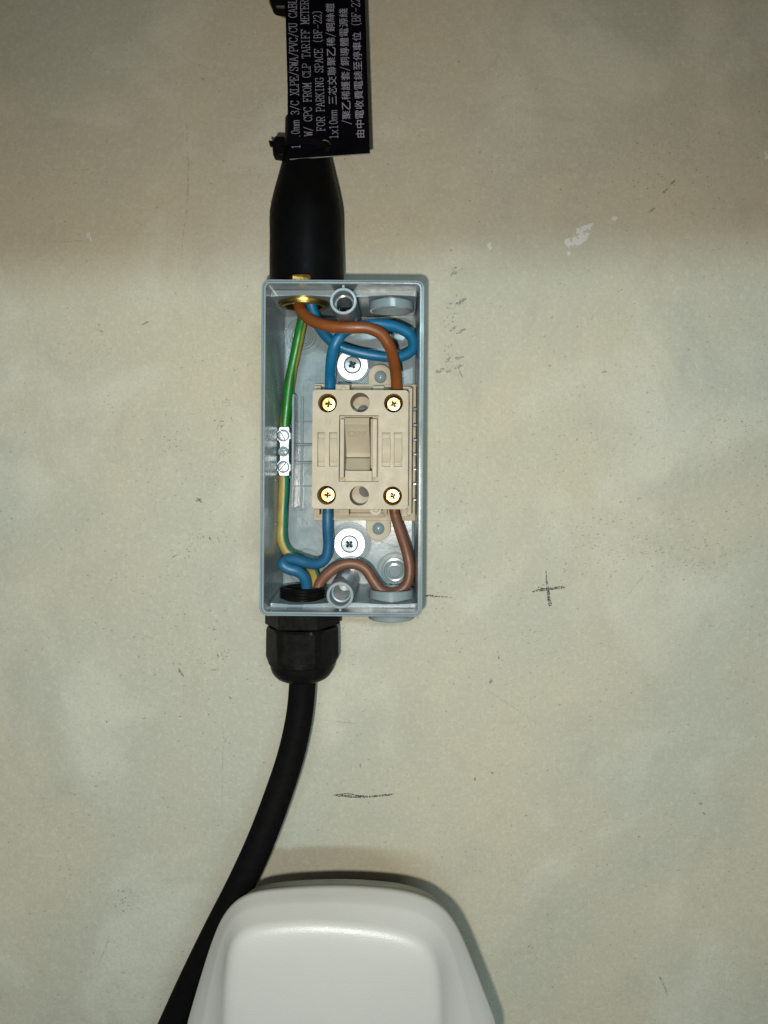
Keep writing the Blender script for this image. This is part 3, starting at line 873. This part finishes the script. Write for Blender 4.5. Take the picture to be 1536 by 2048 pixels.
def tag_line(s, sx, sy, ex, pitch, cap):
    """a line of lettering climbing the tag: starts at pixel (sx, sy), drifts to x=ex at y=0"""
    A = W(sx, sy, HTG); B = W(ex, 0, HTG)
    A = A-OUT*((A-BLp).dot(OUT)); B = B-OUT*((B-BLp).dot(OUT))
    along = (B-A).normalized(); up = OUT.cross(along).normalized()
    if up.x > 0: up = -up
    k = (sy/(B-A).length)          # px per metre
    p = pitch/k; c = cap/k
    vv = []; ff = []; x = 0.0; z = 0.00006
    for ch in s:
        if ch == ' ': x += p; continue
        if ord(ch) < 128:
            gx, gy = p/10.6, c/17.0; th = 0.95*gy*0.5
            for st in G[ch]:
                for (a, b) in zip(st[:-1], st[1:]):
                    a2 = Vector((x+a[0]*gx, a[1]*gy)); b2 = Vector((x+b[0]*gx, b[1]*gy))
                    d = (b2-a2).normalized(); n = Vector((-d.y, d.x))*th; a2 = a2-d*th*.7; b2 = b2+d*th*.7
                    z += 1.5e-6
                    if z > 0.00012: z = 0.00006
                    i0 = len(vv)
                    for w in (a2+n, a2-n, b2-n, b2+n): vv.append(A+along*w.x+up*w.y+OUT*z)
                    ff.append((i0, i0+1, i0+2, i0+3))
            x += p
        else:
            g, fc = text_geo(ch, 1.0)
            xs = [w.x for w in g]; ys = [w.y for w in g]
            cx, cy = (max(xs)+min(xs))/2, (max(ys)+min(ys))/2
            sc = c*1.06/max(max(xs)-min(xs), max(ys)-min(ys), 0.6)
            i0 = len(vv)
            for w in g: vv.append(A+along*(x+p+(w.x-cx)*sc)+up*(c*.5+(w.y-cy)*sc)+OUT*0.00006)
            ff += [tuple(i0+j for j in t) for t in fc]
            x += 2*p
    mesh_obj("text_line", vv, ff, M['ink'], face)


PT = 9.72
tag_line("1x10mm 3/C XLPE/SWA/PVC/CU CABLE", 600, 298, 593.0, PT, 16.5)
tag_line("W/ CPC FROM CLP TARIFF METER", 625, 272, 616.5, PT, 16.0)
tag_line("FOR PARKING SPACE (BF-22)", 650, 262, 641.5, PT, 16.0)
tag_line("1x10mm 三芯交聯聚乙稀/鋼絲鎧", 676, 278, 667.5, PT, 16.5)
tag_line("/聚乙稀護套/銅導體電源綫", 702, 249, 694.0, PT, 16.5)
tag_line("由中電收費電錶至停車位 (BF-22)", 729, 277, 719.0, PT, 16.5)

# ------------------------------------------------------------------ cable tie through the tag's hole, and the cleat above
tie = empty("cable_tie", tuple(W(560, 295, 0.035)), "black cable tie round the cable and through the tag's hole", "cable tie")
# band: over the tag from the hole, round the cable's left side and behind
band = [W(651, 293, .0462), W(649, 291, .0487), W(641, 287, .0494), (W(618, 282, .0494)), (W(592, 281, .0490)), (W(578, 282, .0480)), (W(569, 286, .043)),
        Vector((SX-.0128, -.036, sh(293))), Vector((SX-.0135, -.030, sh(294))), Vector((SX-.011, -.0200, sh(294))), Vector((SX, -.0185, sh(294))), Vector((SX+.0105, -.022, sh(292))), Vector((SX+.0135, -.031, sh(291))), Vector((SX+.0120, -.040, sh(290))), W(655, 291, .0455)]
P = catmull(band, 8); L = []
for i, p in enumerate(P):
    T = (P[min(i+1, len(P)-1)]-P[max(i-1, 0)]).normalized()
    S = Vector((0, 0, 1)); S = (S-T*S.dot(T)).normalized(); Nn = T.cross(S).normalized()
    w = 6.6*U(.048); th = 0.0006
    L.append([p+S*w+Nn*th, p+S*w-Nn*th, p-S*w-Nn*th, p-S*w+Nn*th])
v, f = loft(L)
mesh_obj("strap", v, f, M['rubber'], tie, 40, 0.0002)
c0 = Vector((X_(559, .036), -.036, Z_(298, .036)))
v, f = loft([[c0+Vector((x*s, y, z*s)) for x, z in ((-.0030, -.0050), (.0032, -.0060), (.0046, .0030), (.0030, .0058), (-.0018, .0062), (-.0038, .0020))] for y, s in ((.004, .9), (.0025, 1.0), (-.0025, 1.0), (-.0040, .85))])
mesh_obj("head", v, f, M['rubber'], tie, 40, 0.0006)
v, f = loft([[c0+Vector((x, y, z)) for x, z in ((-.0052, .0015), (-.0030, .0012), (-.0024, .0034), (-.0058, .0042))] for y in (-.002, .0015)])
mesh_obj("cut_end", v, f, M['rubber'], tie, None, 0.0003)

cl = empty("cable_cleat", (X_(600, .02), 0, sh(20)), "dark grey-brown cleat beside the top of the tag, cut by the picture edge", "cleat")
cl["label"] = "dark grey-brown rounded cleat holding the cable behind the tag"
hcl = 0.024
v, f = loft([[(x, -h, z) for x, z in rrect2(X_(527+e, .018), X_(704-e, .018), Z_(34-e, .002), Z_(-190+e, hcl), (44-e*.5)*U(hcl), 10, 0)] for h, e in ((0.0005, 0), (0.020, 0), (0.0225, 1.0), (0.0240, 4))])
mesh_obj("base", v, f, M['cleat'], cl, 35)
v, f = loft([[(x, -h, z) for x, z in rrect2(X_(541+e, .03), X_(690-e, .03), Z_(31-e, .024), Z_(-170+e, .03), 14*U(.03), 6, 0)] for h, e in ((0.0235, 0), (0.0315, 0), (0.0330, 3))])
mesh_obj("clamp", v, f, M['black'], cl, 35)
prism("clamp_ridge", prect(552, 11, 570, 15, .034), 0.0328, 0.0345, M['cleat'], cl, 0.0004)

# ------------------------------------------------------------------ black nylon gland below
zb = BC[1]-BH
GX2 = X_(605, GH)
ng = empty("nylon_gland", (GX2, -GH, zb), "black nylon cable gland screwed into the bottom of the enclosure", "cable gland")
zf = -0.0722
prof = [(0.0092, zf-0.004), (0.0094, zf+0.0056), (0.0100, zf+0.0062), (0.0116, zf+0.0062)]
zz = zf+0.0058
for k in range(4):
    prof += [(0.0125, zz), (0.0129, zz-0.00035), (0.0129, zz-0.0006), (0.0119, zz-0.0010), (0.0119, zz-0.0013)]
    zz -= 0.0015
prof += [(0.0119, zb-0.002)]
lathe_obj("thread", prof, (GX2+0.0003, -GH, 0), (0, 0, 1), M['gland'], ng, 64)
yb = lambda py, h=GH+.018: Z_(py, h)
yg = lambda py: Z_(py, GH)
hz0, hz1 = zb-0.0003, yb(1262)
v, f = lathe([(0.0110, hz0), (0.0206, hz0), (0.0209, hz0-0.0005), (0.0209, hz1+0.0006), (0.0205, hz1), (0.0110, hz1-0.0002)], (GX2, -GH, 0), (0, 0, 1), 6, True, True, phase=math.radians(0))
hexg = mesh_obj("hexagon", v, f, M['gland'], ng, None, 0.0004)
# the dome nut: faceted skirt, chamfer, rounded nose
nut = []
prof = [(0.0184, hz1-0.0004), (0.0192, hz1-0.0009), (0.0199, hz1-0.0022), (0.0201, yb(1300)), (0.0201, yg(1311)), (0.0186, yg(1323)), (0.0178, yg(1325)), (0.0174, yg(1334)), (0.0168, yg(1340)), (0.0156, yg(1347)), (0.0139, yg(1353)), (0.0118, yg(1357)), (0.0098, yg(1358.5)), (0.0080, yg(1358)), (0.0075, yg(1340))]


def facet(p, r, t, g):
    if 0.0190 < r < 0.0205 and t < hz1-0.0015:
        m6 = ((g+math.radians(0)) % math.radians(60))-math.radians(30)
        lim = 0.0182/math.cos(m6)
        rr = min(r, lim)
        c = Vector((GX2, -GH, p.z))
        return c+(p-c)*(rr/r)
    return p


v, f = lathe(prof, (GX2, -GH, 0), (0, 0, 1), 96, False, False, twist=facet)
mesh_obj("dome_nut", v, f, M['gland'], ng, 10)
text_obj("raised_lettering", "MG-25A", M['gland'], hexg, Vector((GX2+0.0012, -GH-0.0209*math.cos(math.radians(30))-0.0001, (hz0+hz1)/2-0.0002)), (-1, 0, 0), (0, 0, -1), 13.5*U(.051), (0, -1, 0), 0.0016, 62*U(.051))
prism("locating_tooth", prect(574, 1209, 606, 1214, .050), 0.046, 0.0503, M['grey'], ng, 0.0004)

feed = tube("flexible_cable", [W(606, 1335, GH), W(604.5, 1372, GH+.0005), W(599, 1430, .036), W(582, 1510, .044), W(556, 1590, .053), W(522, 1680, .061), W(481, 1770, .065), W(434, 1862, .066), W(386, 1960, .062), W(340, 2060, .056), W(290, 2170, .048), W(240, 2300, .04)], 0.00735, M['black'], None, 32, 10)
tag(feed, "thick black cable hanging from the nylon gland and passing left of the charger", "cable")

# ------------------------------------------------------------------ white wall charger
def outline(pts, h, n=260, ext=()):
    P = catmull([W(a, b, h) for a, b in pts], 8)
    P = [Vector((p.x, -h, p.z)) for p in P]
    # close below the picture with a rounded foot
    a, b = P[-1], P[0]
    zfoot = -0.46
    w = b.x-a.x
    P.append(Vector((a.x+w*0.0, -h, (a.z+zfoot)/2+0.02)))
    for k in range(1, 12):
        g = math.pi*k/12
        P.append(Vector(((a.x+b.x)/2-w/2*math.cos(g)*1.0, -h, zfoot+0.03-0.035*math.sin(g))))
    P.append(Vector((b.x, -h, (b.z+zfoot)/2+0.02)))
    P.append(P[0])
    # resample by bearing from one centre, so that every layer's points match up
    c0x, c0z = OC
    ang = [math.atan2(p.z-c0z, p.x-c0x) for p in P]
    out = []
    for i in range(n):
        g = 2*math.pi*i/n; dx, dz = math.cos(g), math.sin(g)
        best = None
        for p, q in zip(P[:-1], P[1:]):
            ex, ez = q.x-p.x, q.z-p.z
            den = dx*ez-dz*ex
            if abs(den) < 1e-12: continue
            t = ((p.x-c0x)*ez-(p.z-c0z)*ex)/den
            u_ = ((p.x-c0x)*dz-(p.z-c0z)*dx)/den
            if t > 0 and -1e-6 <= u_ <= 1+1e-6 and (best is None or t > best): best = t
        out.append(Vector((c0x+dx*best, -h, c0z+dz*best)))
    for _ in range(2):
        out = [(out[i-1]+out[i]*2+out[(i+1) % n])/4 for i in range(n)]
    return out


OC = (-0.031, -0.300)
E1 = [(374, 2048), (399, 1962), (424, 1883), (443, 1838), (468, 1807), (500, 1789), (572, 1779), (671, 1775), (745, 1778), (812, 1786), (860, 1801), (895, 1826), (920, 1866), (948, 1932), (993, 2048)][::-1]
PN = [(440, 2048), (444, 1985), (450, 1925), (459, 1890), (480, 1867), (515, 1855), (575, 1849), (646, 1848), (745, 1857), (812, 1870), (851, 1888), (873, 1918), (884, 1967), (889, 2048)][::-1]


def inset(loop, d, h, zbias=0.0):
    n = len(loop); out = []
    for i, p in enumerate(loop):
        T = (loop[(i+2) % n]-loop[i-2]).normalized()
        nn = Vector((-T.z, 0, T.x))
        q = p+nn*d
        out.append(Vector((q.x, -h, q.z+zbias)))
    return out


e1 = outline(E1, 0.098)
cx_ = sum(p.x for p in e1)/len(e1)
# make sure positive inset moves inward
t_ = inset(e1, 0.002, 0.098)
sg = 1 if (max(p.x for p in t_)-min(p.x for p in t_)) < (max(p.x for p in e1)-min(p.x for p in e1)) else -1
pn = outline(PN, 0.1165)
ch = empty("wall_charger", (cx_, 0, -0.46), "white tapered wall charger with rounded top below the enclosure", "charger")
mid = lambda A, B, t, h: [Vector((a.x*(1-t)+b.x*t, -h, a.z*(1-t)+b.z*t)) for a, b in zip(A, B)]
bk = 0.0165
zc_ = -0.33


def shrink(k, h): return [Vector((cx_+(p.x-cx_)*k, -h, zc_+(p.z-zc_)*k)) for p in e1]


loops = [shrink(0.63, 0.0004), shrink(0.745, 0.030), shrink(0.83, 0.0500), shrink(0.893, 0.0650), shrink(0.958, 0.0800), shrink(0.980, 0.0925), shrink(0.983, 0.0950)]
v, f = loft(loops)
mesh_obj("rear_housing", v, f, M['charger_back'], ch, 40)
loops = [inset(e1, sg*0.0040, 0.0951), inset(e1, sg*0.0006, 0.0952), inset(e1, 0, 0.0958), inset(e1, 0, 0.0985), inset(e1, sg*0.0004, 0.0995),
         mid(e1, pn, 0.18, 0.1026), mid(e1, pn, 0.33, 0.1056), mid(e1, pn, 0.38, 0.1064), mid(e1, pn, 0.44, 0.1071), mid(e1, pn, 0.60, 0.1090), mid(e1, pn, 0.80, 0.1116), mid(e1, pn, 0.93, 0.1134),
         inset(pn, 0, 0.1144), inset(pn, sg*0.0010, 0.1155), inset(pn, sg*0.0022, 0.1164), inset(pn, sg*0.0040, 0.1171), inset(pn, sg*0.0070, 0.1176), inset(pn, sg*0.014, 0.1179)]
v, f = loft(loops)
mesh_obj("front_cover", v, f, M['charger'], ch, 50)

# ------------------------------------------------------------------ marks on the wall
ribbon("pencil_cross", [[(1092, 1141, 1.5), (1093, 1160, 3), (1096, 1180, 5), (1098, 1196, 7), (1101, 1212, 6)],
                        [(1064, 1184, 2), (1075, 1181, 5), (1098, 1178, 5), (1118, 1175, 6), (1131, 1174, 4)],
                        [(1075, 1174, 2), (1085, 1177, 3), (1100, 1178, 2)]], M['pencil'])
ribbon("pencil_dash", [[(665, 1591, 2), (680, 1590, 4), (700, 1594, 3), (735, 1594, 3.5), (765, 1591, 3), (787, 1588, 1.5)],
                       [(668, 1590, 2), (695, 1587, 2.5), (715, 1591, 2.5), (740, 1593, 2), (770, 1590, 4), (783, 1590, 2)],
                       [(676, 1593, 2), (705, 1590, 2.4), (735, 1595, 2.2)]], M['pencil'])
ribbon("pencil_tick", [[(850, 1192, 3), (862, 1191, 4), (872, 1193, 2), (896, 1194, 1.5)], [(870, 1192, 1.2), (905, 1195, 1)]], M['pencil'])


def dash(px, py, L, ang, w):
    a = math.radians(ang); dx, dy = math.cos(a)*L/2, -math.sin(a)*L/2
    return [(px-dx, py-dy, w*.3), (px-dx*.4+random.uniform(-1, 1), py-dy*.4+random.uniform(-1, 1), w), (px+dx*.3, py+dy*.3, w*.9), (px+dx, py+dy, w*.3)]


def spray(px, py, sx, sy, k, L=(1.5, 5), w=(1.2, 3), ang=25):
    return [dash(random.gauss(px, sx), random.gauss(py, sy), random.uniform(*L), random.gauss(ang, 25), random.uniform(*w)) for _ in range(k)]


ribbon("scuff", [dash(908, 547, 16, 32, 6), dash(911, 535, 6, 0, 4)] + spray(905, 535, 8, 10, 10), M['scuff'])
ribbon("scuff", [dash(922, 603, 24, 30, 9), dash(915, 608, 12, 20, 5)] + spray(900, 612, 6, 8, 22), M['scuff'])
ribbon("scuff", [dash(907, 657, 20, 35, 5), dash(922, 662, 22, 25, 6)] + spray(895, 641, 6, 5, 8), M['scuff'])
ribbon("scuff", [dash(919, 715, 18, 12, 6), dash(918, 733, 20, 25, 7), dash(880, 741, 20, 25, 8), dash(898, 741, 14, 10, 7), dash(922, 748, 18, -65, 3)] + spray(896, 715, 6, 12, 30), M['scuff'])
ribbon("scuff", [dash(398, 1000, 14, 15, 7), dash(402, 1003, 8, -40, 5)] + spray(398, 1000, 5, 4, 6), M['scuff'])
ribbon("scuff", [dash(290, 646, 18, 20, 4), dash(200, 662, 14, -25, 4)], M['scuff'])
ribbon("scuff", spray(445, 845, 10, 9, 16) + spray(455, 808, 4, 8, 8) + spray(450, 895, 5, 14, 10) + spray(335, 890, 16, 10, 16, ang=35), M['scuff'])
ribbon("scuff", spray(400, 1075, 14, 4, 14, ang=8) + spray(440, 1080, 14, 5, 16, ang=8) + spray(375, 1100, 16, 5, 10, ang=20) + [dash(350, 1112, 20, 20, 3)], M['scuff'])
ribbon("scuff", [dash(362, 1345, 20, -58, 5), dash(430, 1339, 18, 6, 3), dash(427, 1259, 7, 0, 6), dash(460, 1396, 7, -30, 4), dash(466, 1407, 8, 40, 3)] + spray(440, 1310, 10, 8, 22), M['scuff'])
ribbon("scuff", spray(245, 1795, 14, 16, 26) + [dash(247, 1823, 6, 0, 5)], M['scuff'])
ribbon("scuff", [dash(1327, 1970, 20, -65, 5), dash(1333, 1984, 14, -70, 4), dash(1321, 1957, 8, -60, 4)], M['scuff'])
ribbon("scuff", [dash(1401, 1608, 8, 0, 6), dash(1408, 1627, 8, -50, 4)] + spray(1062, 1900, 7, 6, 9), M['scuff'])
ribbon("scuff", [dash(982, 1362, 13, 80, 6), dash(997, 1314, 11, 75, 3), dash(950, 1556, 12, 80, 4), dash(984, 1546, 6, 0, 5), dash(720, 1532, 9, 80, 4), dash(919, 1303, 6, 0, 4)], M['scuff'])
ribbon("scuff", [dash(1278, 998, 10, 10, 5), dash(1208, 744, 12, 10, 5), dash(1346, 365, 16, 45, 5), dash(1330, 382, 18, 40, 5), dash(1303, 420, 18, 30, 4)] + spray(1350, 350, 60, 45, 50, ang=40), M['scuff'])
ribbon("scuff", spray(1180, 345, 40, 40, 14, ang=60), M['scuff'])
ribbon("scuff", spray(190, 700, 30, 14, 26, (3, 10), (1, 2.4), 30) + spray(160, 350, 30, 14, 20, (3, 9), (1, 2.4), 20), M['hairline'])

ribbon("hairline", [[(445, 1445, 1.2), (447, 1475, 1.8), (452, 1478, 2.5), (446, 1490, 1.8), (445, 1540, 1.2), (444, 1650, .8)]], M['hairline'])
ribbon("hairline", [[(372, 240, 1.2), (377, 340, 3), (374, 420, 3), (365, 480, 1.5), (363, 560, 1)]], M['hairline'])
ribbon("hairline", [[(218, 1872, 2.5), (210, 1900, 3.5), (200, 1920, 2), (190, 1945, 1)]], M['hairline'])
ribbon("hairline", [[(975, 1380, .8), (1010, 1404, 1.6), (1050, 1430, 1.4), (1085, 1455, .8)]], M['hairline'])
ribbon("hairline", [[(265, 1265, .8), (300, 1275, 1.4), (330, 1290, 1.2)]], M['hairline'])
ribbon("hairline", [[(790, 228, 1), (830, 265, 1.6), (860, 290, 1)]], M['hairline'])
ribbon("hairline", [[(1245, 1205, .7), (1275, 1165, 1.8), (1300, 1140, .8)]], M['hairline'])
ribbon("hairline", [[(100, 482, 1.2), (135, 484, 2.2), (170, 480, 1)]], M['hairline'])
ribbon("hairline", [[(645, 1440, .8), (700, 1446, 1.6), (712, 1447, 2)]], M['hairline'])


def patch(name, pts, m):
    MARK_H[0] += 2e-6; h = MARK_H[0]
    v = []
    P = pts+[pts[0]]
    for (a, b), (c, d) in zip(P[:-1], P[1:]):
        for k in range(4):
            t = k/4
            v.append((X_(a+(c-a)*t+random.uniform(-1.3, 1.3), h), -h, Z_(b+(d-b)*t+random.uniform(-1.3, 1.3), h)))
    return mesh_obj(name, v, [tuple(range(len(v)))], m, wall)


patch("paint_chip", [(1153, 456), (1165, 453), (1178, 448), (1188, 446), (1182, 455), (1179, 464), (1176, 476), (1160, 490), (1148, 489), (1138, 497), (1129, 488), (1131, 477), (1146, 475), (1153, 467)], M['chip'])
patch("paint_chip", [(974, 492), (980, 483), (984, 496), (978, 500)], M['chip'])
patch("paint_chip", [(1222, 436), (1232, 430), (1236, 438), (1229, 444)], M['chip'])
patch("paint_chip", [(174, 466), (179, 465), (186, 484), (182, 487), (177, 478)], M['chip'])
patch("paint_chip", [(1133, 505), (1139, 501), (1141, 508), (1136, 512)], M['chip'])
patch("paint_chip", [(1528, 305), (1536, 302), (1540, 318), (1530, 320)], M['chip'])

# the finest dirt, too small to count
fine = []
for (a, b, sx, sy, k) in ((1250, 1080, 110, 45, 150), (1400, 1110, 70, 35, 90), (1180, 900, 130, 90, 70), (1450, 860, 60, 60, 60), (1380, 700, 120, 120, 60), (1100, 640, 120, 110, 50),
                          (250, 1180, 130, 90, 60), (330, 1350, 90, 90, 60), (700, 1480, 90, 110, 60), (1000, 1290, 90, 60, 50), (420, 950, 60, 130, 60), (1380, 1680, 110, 130, 50), (1200, 1500, 160, 130, 40),
                          (150, 1650, 90, 90, 50), (300, 1950, 100, 70, 40), (900, 1080, 40, 70, 40), (870, 1215, 30, 20, 25), (1150, 1800, 150, 130, 40)):
    for _ in range(k):
        fine.append(dash(random.gauss(a, sx), random.gauss(b, sy), random.uniform(1.5, 6), random.gauss(15, 25), random.uniform(0.8, 2.0)))
for _ in range(260):
    fine.append(dash(random.uniform(0, 1536), random.uniform(100, 2048), random.uniform(1.5, 5), random.gauss(20, 40), random.uniform(0.8, 2.6)))
o = ribbon("dirt_specks", fine, M['speck'])
o["kind"] = "stuff"
